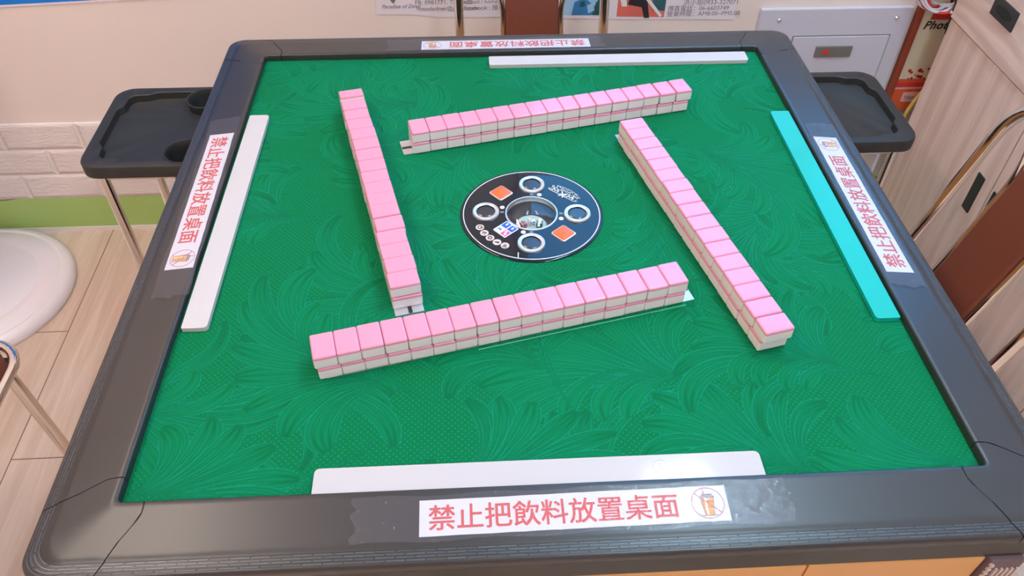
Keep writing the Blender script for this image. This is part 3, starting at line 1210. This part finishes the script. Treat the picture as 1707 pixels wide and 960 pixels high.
def sign(k, u, d, tilt, label, tl, tr):
    fr = RZ(k * PI / 2) @ T4((u, -(HF + d), Z(-.0001 - .0880 * d + .00035))) @ Matrix.Rotation(SLOPE, 4, 'X') @ RZ(tilt)
    t = thing('paper_sign', label, 'sign', fr.to_translation(), 0, 'taped no drinks signs', fr.to_euler())
    bm = bmesh.new()
    n = 24
    top, bot = [], []
    for i in range(n + 1):
        x = -.1455 + .291 * i / n
        j = random.uniform(-.00025, .00025)
        top.append(bm.verts.new((x, .0178 + j, .0002)))
        bot.append(bm.verts.new((x, -.0178 + random.uniform(-.0002, .0002), .0002)))
    for i in range(n):
        bm.faces.new((bot[i], bot[i + 1], top[i + 1], top[i]))
    ex = bmesh.ops.extrude_face_region(bm, geom=bm.faces[:])
    bmesh.ops.translate(bm, verts=[v for v in ex['geom'] if isinstance(v, bmesh.types.BMVert)], vec=(0, 0, -.00015))
    new_obj('paper', mesh_from(bm, False), t, [M['paper']])
    new_obj('lettering', lettering, t, [], (-.0195, 0, .00032))
    new_obj('no_drink_symbol', symbol, t, [], (.1265, 0.0005, .00025))
    # clear tape, wrinkled and torn at its ends
    bm = bmesh.new()
    nx, ny = 70, 8
    g = []
    for i in range(nx + 1):
        x = -tl + (tl + tr) * i / nx
        row = []
        for j in range(ny + 1):
            y = -.0225 + .045 * j / ny
            xx = x
            if i == 0:
                xx += random.uniform(-.004, .004)
            if i == nx:
                xx += random.uniform(-.004, .004)
            z = .0009 + .0006 * abs(math.sin(x * 140 + j * 1.3 + k)) * (1 if abs(x) > .15 else .3)
            row.append(bm.verts.new((xx, y + .0012 * math.sin(x * 60 + k), z)))
        g.append(row)
    for i in range(nx):
        for j in range(ny):
            bm.faces.new((g[i][j], g[i + 1][j], g[i + 1][j + 1], g[i][j + 1]))
    new_obj('clear_tape', mesh_from(bm, True), t, [M['tape']])


sign(0, .0093, .0290, R_(.5), 'taped white sign with red characters, closest to the viewer and largest', .208, .207)
sign(1, .0000, .0262, R_(-.6), 'taped white sign with red characters on the rim beside the turquoise ruler', .170, .180)
sign(2, .0130, .0270, R_(0), 'upside-down taped white sign with red characters on the far rim', .170, .205)
sign(3, -.0450, .0225, R_(1.2), 'taped white sign with red characters on the rim beside the cup holder tray', .185, .195)

# ------------------------------------------------------------------ drink trays on chrome legs
def tray(name, label, x0, x1, y0, y1, z, mirror, leg_label=None):
    """outer edge at x0, cup holders at the x1 corners (next to the table)"""
    t = thing('tray_table', label, 'tray table', ((x0 + x1) / 2, (y0 + y1) / 2, 0), 0, 'drink tray tables beside the table corners')
    hx, hy = abs(x1 - x0) / 2, (y1 - y0) / 2
    s = 1 if not mirror else -1
    bm = bmesh.new()
    oct_ = rr_poly(hx, hy, .035, 6)
    inner = []
    r = .016
    ix, iy = hx - .020, hy - .020
    # recess outline with stepped corners on the outer side
    base = [(-ix, -iy + .060), (-ix + .006, -iy + .052), (-ix + .010, -iy + .046), (-ix + .011, -iy + .020), (-ix + .020, -iy + .010), (-ix + .046, -iy + .009), (-ix + .054, -iy + .004), (-ix + .064, -iy)]
    outl = base + [(ix, -iy), (ix, iy)] + [(x, -y) for x, y in reversed(base)]
    outl = [(x * s, y) for x, y in outl]
    if s < 0:
        outl = list(reversed(outl))
    # rim shell: skirt, top ring, recess wall and floor, bridged by angle
    n = 180

    def resample(poly, n):
        out = []
        for i in range(n):
            a = 2 * PI * i / n
            dx, dy = math.cos(a), math.sin(a)
            best = None
            for (px, py), (qx, qy) in zip(poly, poly[1:] + poly[:1]):
                ex, ey = qx - px, qy - py
                den = dx * ey - dy * ex
                if abs(den) < 1e-12:
                    continue
                tt = (px * ey - py * ex) / den
                u = (px * dy - py * dx) / den
                if tt > 0 and -1e-6 <= u <= 1 + 1e-6:
                    best = tt if best is None else min(best, tt)
            out.append((dx * best, dy * best))
        return out
    A = resample(oct_, n)
    I = resample(outl, n)

    def sc(P, k, z):
        return [bm.verts.new((x * (1 - k / hx), y * (1 - k / hy), z)) for x, y in P]
    L = [sc(A, .012, -.030), sc(A, 0, -.024), sc(A, 0, -.004), sc(A, .0015, -.001), sc(A, .004, 0), sc(I, -.003, 0), sc(I, -.001, -.0015), sc(I, .0005, -.0150), sc(I, .004, -.0165)]
    for a, b in zip(L, L[1:]):
        for i in range(n):
            bm.faces.new((a[i], a[(i + 1) % n], b[(i + 1) % n], b[i]))
    bm.faces.new(L[-1])
    bm.faces.new(list(reversed(L[0])))
    top = new_obj('tray_top', mesh_from(bm), t, [M['tray']], (0, 0, z))
    for sy in (-1, 1):
        bm = bmesh.new()
        add_lathe(bm, [(0, -.06), (.0352, -.06), (.0352, .02), (0, .02)], 48, mat=T4((s * (hx - .048), sy * (hy - .045), 0)))
        cut = new_obj('cutter', mesh_from(bm, False), None, [])
        md = top.modifiers.new('hole', 'BOOLEAN')
        md.object = cut
        md.solver = 'EXACT'
        cut.parent = t
        cut.location = (0, 0, z)
        bpy.context.view_layer.update()
        m2 = bpy.data.meshes.new_from_object(top.evaluated_get(bpy.context.evaluated_depsgraph_get()))
        top.modifiers.clear()
        top.data = m2
        bpy.data.objects.remove(cut)
    for sy in (-1, 1):
        bm = bmesh.new()
        add_lathe(bm, [(0, -.052), (.031, -.052), (.0352, -.012), (.0385, .0002), (.0378, .0016), (.0358, .0016), (.0345, 0), (.0335, -.012), (.0295, -.049), (0, -.049)], 48)
        add_lathe(bm, [(.010, -.0492), (.010, -.0470), (.007, -.0462), (0, -.0466)], 24)
        new_obj('cup_holder', mesh_from(bm), t, [M['tray']], (s * (hx - .048), sy * (hy - .045), z))
    for sx in (-1, 1):
        for sy in (-1, 1):
            lx = sx * (hx - .028)
            ly = sy * (hy - .03)
            bm = bmesh.new()
            add_tube(bm, [(lx, ly, .012), (lx, ly, z - .028)], .0095, 14)
            l = new_obj('leg', mesh_from(bm), t, [M['chrome']])
            bm = bmesh.new()
            add_tube(bm, [(lx, ly, 0), (lx, ly, .022)], .0115, 14)
            new_obj('foot_cap', mesh_from(bm), l, [M['black']])
    for sy in (-1, 1):
        bm = bmesh.new()
        ly = sy * (hy - .03)
        add_tube(bm, [(-(hx - .028), ly, z - .042), (hx - .028, ly, z - .042)], .006, 10)
        new_obj('cross_bar', mesh_from(bm), t, [M['chrome']])
    return t


tray('tray_table', 'black drink tray table with a cup holder in view, over the green skirting', -.783, -.552, .362, .632, Z(-.18), False)
tray('tray_table', 'black drink tray table beside the pale lilac wall panel', .540, .766, .382, .640, Z(-.18), True)

# ------------------------------------------------------------------ chairs
def chair(label, loc, rz):
    """origin on the floor under the back; front is +y"""
    t = thing('folding_chair', label, 'chair', loc, rz, 'brown vinyl chairs around the table')
    L = math.tan(R_(14.5))
    W = .148

    def bk(x, z):            # point on the leaning back plane, 0 at z=.52
        return (x, -(z - .52) * L, z)
    pts = [(-W, -.02, .012), (-W, .028, .43), bk(-W, .52), bk(-W, .795), bk(W, .795), bk(W, .52), (W, .028, .43), (W, -.02, .012)]
    tube('back_frame', fillet(pts, .085, 8), .0100, M['chrome'], t, 14)
    # inner uprights, splayed to the hoop above the pad
    bm = bmesh.new()
    for s in (-1, 1):
        add_tube(bm, fillet([(s * .0595, .028, .44), bk(s * .0595, .52), bk(s * .0595, .715), bk(s * .100, .782)], .06, 6), .0058, 10)
    new_obj('inner_upright', mesh_from(bm), t, [M['chrome']])
    bm = bmesh.new()
    add_box(bm, -.0545, .0545, -.011, .011, -.125, .125, .009, 3)
    o = new_obj('back_pad', mesh_from(bm, wn=True), t, [M['vinyl']], bk(0, .608), (R_(14.5), 0, 0))
    # seat with a chrome rim
    bm = bmesh.new()
    add_prism(bm, rr_poly(.176, .168, .05, 8), -.022, .012, 0, .012)
    new_obj('seat', mesh_from(bm), t, [M['vinyl']], (0, .205, .455))
    rim = [(x, y + .205, .449) for x, y in rr_poly(.188, .180, .058, 8)]
    tube('seat_rim', rim, .0085, M['chrome'], t, 10, closed=True)
    bm = bmesh.new()
    add_box(bm, -.17, .17, .04, .37, .428, .436, .002)
    new_obj('seat_board', mesh_from(bm, wn=True), t, [M['black']])
    for s in (-1, 1):
        bm = bmesh.new()
        add_tube(bm, [(s * .145, .362, .44), (s * .145, .385, .012)], .0100, 14)
        l = new_obj('leg', mesh_from(bm), t, [M['chrome']])
        bm = bmesh.new()
        add_tube(bm, [(s * .145, .3845, .03), (s * .145, .3856, 0)], .0125, 12)
        new_obj('foot_cap', mesh_from(bm), l, [M['black']])
        bm = bmesh.new()
        add_tube(bm, [(s * W, -.0195, .03), (s * W, -.0210, 0)], .0125, 12)
        new_obj('foot_cap', mesh_from(bm), t, [M['black']])
    return t


chair('chrome and brown vinyl chair between the table and the oak cabinet', (.700, .0475, 0), PI / 2)
chair('chrome and brown vinyl chair between the table and the papered wall', (.053, .672, 0), PI)
chair('brown seat and chrome leg of a chair beside the round white base', (-1.197, -.120, 0), -PI / 2)

# ------------------------------------------------------------------ bar stool whose white round base shows at the left edge
ST = thing('bar_stool', 'bar stool with wide round white base on the floor by the green skirting', 'stool', (-1.332, .640, 0))
prof = [(.03, .052), (.06, .040), (.10, .034), (.155, .0325), (.1585, .0315), (.162, .033), (.205, .031), (.2085, .0285), (.2125, .0285), (.216, .0305), (.226, .028), (.234, .021), (.238, .011), (.238, .004), (.236, 0), (0, 0)]
bm = bmesh.new()
add_lathe(bm, list(reversed(prof)), 96)
new_obj('stool_base', mesh_from(bm), ST, [M['white_plastic']])
bm = bmesh.new()
add_lathe(bm, [(.028, .62), (.028, .30), (.036, .28), (.036, .045), (.05, .042)], 32)
new_obj('column', mesh_from(bm), ST, [M['chrome']])
bm = bmesh.new()
add_lathe(bm, [(0, .61), (.15, .612), (.172, .625), (.176, .645), (.168, .662), (.14, .668), (0, .666)], 56)
new_obj('stool_seat', mesh_from(bm), ST, [M['white_plastic']])

# ------------------------------------------------------------------ oak cabinet on the right
XC = 1.0
CB = thing('storage_cabinet', 'light oak cabinet with black recessed handles', 'cabinet', (XC, -.1, 0))
CB.location = (0, 0, 0)
ZG = Z(-.146)
ytop, ybot = .805, -1.05
box('carcass', (XC + .018, XC + .44, ybot, ytop, 0, 1.06), M['oak_v'], CB, .0015)
ys = [.805, .4385, .070, -.299, -.668, -1.05]
for i, (a, b) in enumerate(zip(ys, ys[1:])):
    dr = box('door', (XC, XC + .017, b + .0016, a - .0016, .05, ZG - .004), M['oak_v'], CB, .0012)
    hy = (b + .0425) if i % 2 == 0 else (a - .0235)
    bm = bmesh.new()
    add_box(bm, XC - .0030, XC + .004, hy - .013, hy + .013, Z(-.434), Z(-.342), .0012)
    new_obj('handle', mesh_from(bm, wn=True), dr, [M['black']])
    bm = bmesh.new()
for i, (a, b) in enumerate(((.805, .4385), (.4385, .070), (.070, -.299), (-.299, -.668), (-.668, -1.05))):
    dr = box('drawer', (XC - .004, XC + .017, b + .0016, a - .0016, ZG, ZG + .155), M['oak_h'], CB, .0022)
    cy = .636 if i == 0 else (a + b) / 2
    bm = bmesh.new()
    add_box(bm, XC - .0075, XC, cy - .043, cy + .043, Z(-.076), Z(-.036), .0014)
    pts = [(.030 * math.cos(2 * PI * q / 28), .0105 * math.sin(2 * PI * q / 28)) for q in range(28)]
    mt = T4((XC - .0068, cy, Z(-.056))) @ Matrix(((0, 0, -1, 0), (1, 0, 0, 0), (0, 1, 0, 0), (0, 0, 0, 1)))
    add_prism(bm, pts, 0, .0012, 1, mat=mt)
    new_obj('handle', mesh_from(bm, wn=True), dr, [M['tray'], M['seam']])
box('worktop', (XC - .02, XC + .45, ybot - .01, ytop + .008, 1.06, 1.085), M['oak_h'], CB, .003)

# ------------------------------------------------------------------ switch panel on the wall
PN = thing('fuse_panel', 'pale lilac metal fuse panel on the wall with a small door', 'panel', (0, YB, 0))
PN.location = (0, 0, 0)
box('back_plate', (.594, .952, YB - .014, YB, Z(-.56), Z(-.158)), M['panel'], PN, .003)
box('door_gap', (.6815, .9165, YB - .0146, YB - .0135, Z(-.5025), Z(-.2235)), M['latch'], PN)
dp = box('panel_door', (.684, .914, YB - .0175, YB - .0135, Z(-.50), Z(-.226)), M['panel'], PN, .0012)
lt = box('latch', (.744, .832, YB - .0225, YB - .0170, Z(-.276), Z(-.249)), M['latch'], dp, .0012)
bm = bmesh.new()
add_prism(bm, [(-.009, 0), (.005, -.0085), (.007, -.006), (.007, .006), (.005, .0085)], 0, .002, 0, mat=T4((.768, YB - .0222, Z(-.2625))) @ Matrix.Rotation(PI / 2, 4, 'X'))
lt2 = new_obj('latch_arrow', mesh_from(bm, False), PN, [M['red']])
for x in (.640, .917):
    bm = bmesh.new()
    add_lathe(bm, [(0, .005), (.003, .0045), (.005, .002), (.0055, 0)], 20)
    new_obj('screw', mesh_from(bm), PN, [M['chrome']], (x, YB - .0138, Z(-.183)), (PI / 2, 0, 0))

# ------------------------------------------------------------------ photo board in a red-brown frame
PB = thing('poster_board', 'cream poster board reading Photo with coral foot in a red-brown frame', 'poster', (0, YB, 0))
PB.location = (0, 0, 0)
bm = bmesh.new()
add_box(bm, .963, .979, YB - .016, YB, Z(-.56), Z(.25), .002)
add_box(bm, .963, 1.40, YB - .016, YB, Z(.25), Z(.272), .002)
new_obj('frame', mesh_from(bm, wn=True), PB, [M['mahog']])
box('print_sheet', (.979, 1.40, YB - .012, YB - .002, Z(-.36), Z(.25)), M['cream'], PB)
bm = bmesh.new()
add_prism(bm, [(.979, -.46), (1.01, -.447), (1.09, -.372), (1.40, -.372), (1.40, -.345), (.979, -.345)], 0, .010, 0, mat=T4((0, YB - .002, ZT)) @ Matrix.Rotation(PI / 2, 4, 'X'))
new_obj('coral_foot', mesh_from(bm, False), PB, [M['coral']])
bm = bmesh.new()
add_box(bm, .980, 1.40, YB - .0135, YB - .0118, Z(-.366), Z(-.354))
new_obj('red_line', mesh_from(bm, False), PB, [M['redprint']])
bm = bmesh.new()
add_box(bm, .980, 1.40, YB - .0137, YB - .0118, Z(-.3725), Z(-.3685))
add_prism(bm, rr_poly(.060, .013, .004), 0, .0014, 0, mat=T4((1.066, YB - .0122, Z(-.396))) @ Matrix.Rotation(PI / 2, 4, 'X'))
sl = new_obj('name_slip', mesh_from(bm, False), PB, [M['pinkprint']])
me = text_mesh('Hang', .017, .0002, 0, 'LEFT')
me.materials.append(M['grey_ink'])
new_obj('slip_lettering', me, sl, [], (1.012, YB - .0142, Z(-.396)), (PI / 2, 0, 0))
me = text_mesh('Photo', .0285, .0003, .0005, 'LEFT', .22, 1.06)
me.materials.append(M['black_ink'])
new_obj('lettering', me, PB, [], (.9905, YB - .0125, Z(-.2045)), (PI / 2, 0, 0))
bm = bmesh.new()
add_prism(bm, [(1.000, -.190), (1.050, -.190), (1.034, -.160), (1.004, -.160)], 0, .0006, 0, mat=T4((0, YB - .012, ZT)) @ Matrix.Rotation(PI / 2, 4, 'X'))
for (x, z, r) in ((1.000, -.322, .004), (1.006, -.327, .0035), (1.026, -.322, .0050), (1.033, -.326, .0030), (1.026, -.338, .0038), (1.034, -.340, .0045), (1.004, -.344, .002), (1.046, -.318, .003), (1.012, -.343, .003), (1.055, -.333, .004), (1.018, -.334, .0018), (1.044, -.344, .0025)):
    for q in range(5):
        a = q * 2 * PI / 5 + x * 90
        add_prism(bm, circle(r * .55, 8, x + r * .6 * math.cos(a), z + r * .6 * math.sin(a)), 0, .0006, 0, mat=T4((0, YB - .012, ZT)) @ Matrix.Rotation(PI / 2, 4, 'X'))
new_obj('red_blossom', mesh_from(bm, False), PB, [M['redprint']])

# ------------------------------------------------------------------ leaflets on the back wall
def vtext(bm, s, size, x, z, mi=0, align='LEFT', off=0.0, shear=0.0, y=YB - .0016):
    add_mesh(bm, text_mesh(s, size, .0001, off, align, shear), T4((x, y, Z(z))) @ Matrix.Rotation(PI / 2, 4, 'X'), mi)


LF = thing('leaflet', 'white leaflet with grey contact lines, behind the chrome chair', 'leaflet', (0, YB, 0), 0, 'leaflets on the back wall')
LF.location = (0, 0, 0)
bm = bmesh.new()
prev = None
for i in range(31):
    x = -.282 + .36 * i / 30
    z = -.160 - .010 * (1 / (1 + math.exp(-(x + .17) * 60)))
    q = [bm.verts.new((x, YB - .0012 - t, Z(zz))) for t, zz in ((0, z), (0, .10), (-.0010, .10), (-.0010, z))]
    if prev:
        for k in range(4):
            bm.faces.new((prev[k], prev[(k + 1) % 4], q[(k + 1) % 4], q[k]))
    prev = q
new_obj('paper', mesh_from(bm, False), LF, [M['white_wall_paper']])
bm = bmesh.new()
vtext(bm, 'Paradise of Dove', .0125, -.270, -.1415, shear=.35)
vtext(bm, 'FB: 0981771, Tainan22', .0140, -.195, -.1335)
vtext(bm, 'hotodedner@gmail.com', .0140, -.192, -.1480)
vtext(bm, 'school / homestay 民宿', .0130, -.085, -.1335)
vtext(bm, 'facebook : 搜尋', .0140, -.085, -.1480)
add_prism(bm, [(-.006, 0), (0, -.008), (.006, 0), (0, .006)], 0, .0004, 0, mat=T4((-.243, YB - .0014, Z(-.127))) @ Matrix.Rotation(PI / 2, 4, 'X'))
new_obj('lettering', mesh_from(bm, False), LF, [M['grey_ink']])

LF = thing('leaflet', 'white leaflet with blue and coral pictures and opening hours', 'leaflet', (0, YB, 0), 0, 'leaflets on the back wall')
LF.location = (0, 0, 0)
bm = bmesh.new()
add_prism(bm, [(.125, -.176), (.30, -.181), (.536, -.186), (.536, .10), (.125, .10)], 0, .0012, 0, mat=T4((0, YB - .0002, ZT)) @ Matrix.Rotation(PI / 2, 4, 'X'))
new_obj('paper', mesh_from(bm, False), LF, [M['white_wall_paper']])
bm = bmesh.new()


def flat(poly, mi, y=YB - .0013, h=.0004):
    add_prism(bm, poly, 0, h, mi, mat=T4((0, y, ZT)) @ Matrix.Rotation(PI / 2, 4, 'X'))


flat([(.140, -.168), (.229, -.170), (.229, -.09), (.140, -.09)], 1)
flat([(.158, -.1685), (.204, -.1695), (.212, -.150), (.186, -.128), (.163, -.138)], 0, YB - .0016)
flat([(.205, -.1695), (.229, -.170), (.229, -.120), (.212, -.140)], 2, YB - .0017)
flat([(.196, -.165), (.210, -.158), (.206, -.140), (.192, -.146)], 1, YB - .0020)
flat([(.176, -.150), (.188, -.148), (.186, -.135), (.176, -.138)], 2, YB - .0021)
new_obj('blue_picture', mesh_from(bm, False), LF, [M['photo_b'], M['photo_p'], M['photo_g']])
bm = bmesh.new()
flat([(.262, -.174), (.372, -.177), (.372, -.09), (.262, -.09)], 0)
flat([(.344, -.160), (.372, -.162), (.372, -.09), (.336, -.09)], 1, YB - .0016)
flat([(.285, -.145), (.318, -.152), (.326, -.178), (.338, -.178), (.330, -.140), (.316, -.120), (.290, -.128)], 2, YB - .0020)
flat([(.318, -.126), (.362, -.177), (.367, -.172), (.324, -.122)], 3, YB - .0024)
flat([(.272, -.150), (.284, -.150), (.280, -.128), (.266, -.128)], 3, YB - .0020)
new_obj('coral_picture', mesh_from(bm, False), LF, [M['photo_r'], M['photo_g'], M['photo_k'], M['white_print']])
bm = bmesh.new()
vtext(bm, '洪小姐0933-327071', .0155, .412, -.1440)
vtext(bm, '傳真電話：06-6603749', .0145, .378, -.1580)
vtext(bm, '營業時間：AM8:00~PM5:00', .0145, .378, -.1710)
new_obj('lettering', mesh_from(bm, False), LF, [M['grey_ink']])

# blue poster high on the wall
BP = thing('wall_poster', 'bright blue poster on the cream wall, lower edge in view', 'poster', (0, YB, 0))
BP.location = (0, 0, 0)
BP.location = (-1.09, YB, Z(-.1275))
BP.rotation_euler = (0, R_(-2.2), 0)
box('poster_sheet', (-.40, .48, -.002, 0, .0045, .55), M['blue'], BP)
box('white_border', (-.40, .48, -.0024, -.0002, 0, .0044), M['white_wall_paper'], BP)

# ------------------------------------------------------------------ cables in the gap behind the cabinet
CO = thing('cable_coil', 'coiled grey and red cable tied in black hanging at the cabinet corner', 'cable', (.985, .823, Z(-.105)))
bm = bmesh.new()
bm2 = bmesh.new()
for i in range(7):
    r = .052 - i * .0045
    pts = [(-.012 + r * 1.15 * math.cos(a) + i * .002, .012 * math.sin(a * 2 + i) + .004 * i - .006, r * .80 * math.sin(a) - i * .003 + .006) for a in [2 * PI * q / 40 for q in range(40)]]
    add_tube(bm if i % 3 != 1 else bm2, pts, .0034, 8, closed=True)
new_obj('grey_loops', mesh_from(bm), CO, [M['cable_w']])
new_obj('red_loops', mesh_from(bm2), CO, [M['red']])
bm = bmesh.new()
add_tube(bm, [(.018 + .004 * math.cos(a), .016 * math.cos(a), -.024 + .016 * math.sin(a)) for a in [2 * PI * q / 16 for q in range(16)]], .0022, 6, closed=True)
add_tube(bm, [(.020, -.012, -.036), (.016, -.014, -.06), (.020, -.012, -.085)], .0016, 6)
new_obj('cable_tie', mesh_from(bm), CO, [M['black']])
pc = tube('power_cable', fillet([(1.10, .850, Z(-.25)), (1.050, .848, Z(-.325)), (1.026, .846, Z(-.375)), (1.012, .846, Z(-.42)), (1.022, .85, Z(-.50)), (1.05, .86, Z(-.62)), (1.06, .86, .005)], .03, 6), .0050, M['cable_y'])
tag(pc, 'yellowish power cable hanging between the poster and the oak cabinet', 'cable')
bm = bmesh.new()
add_box(bm, -.014, .014, -.009, .009, -.022, .022, .004)
add_box(bm, -.009, .009, -.007, .007, -.034, -.020, .002)
add_tube(bm, [(0, 0, -.03), (-.004, .003, -.10), (-.002, .006, -.3215)], .004, 8)
pl = new_obj('power_plug', mesh_from(bm, wn=True), None, [M['cable_w']], (.985, .836, Z(-.4385)), (0, 0, .3))
tag(pl, 'white power plug and lead behind the black tray by the poster', 'plug')

# turn the floor boards a little, like the tiled floor in the photo
FL.data.transform(T4((1.060, -.51, 0)))
FL.rotation_euler = (0, 0, R_(.5))
FL.location = (-1.060, .51, 0)
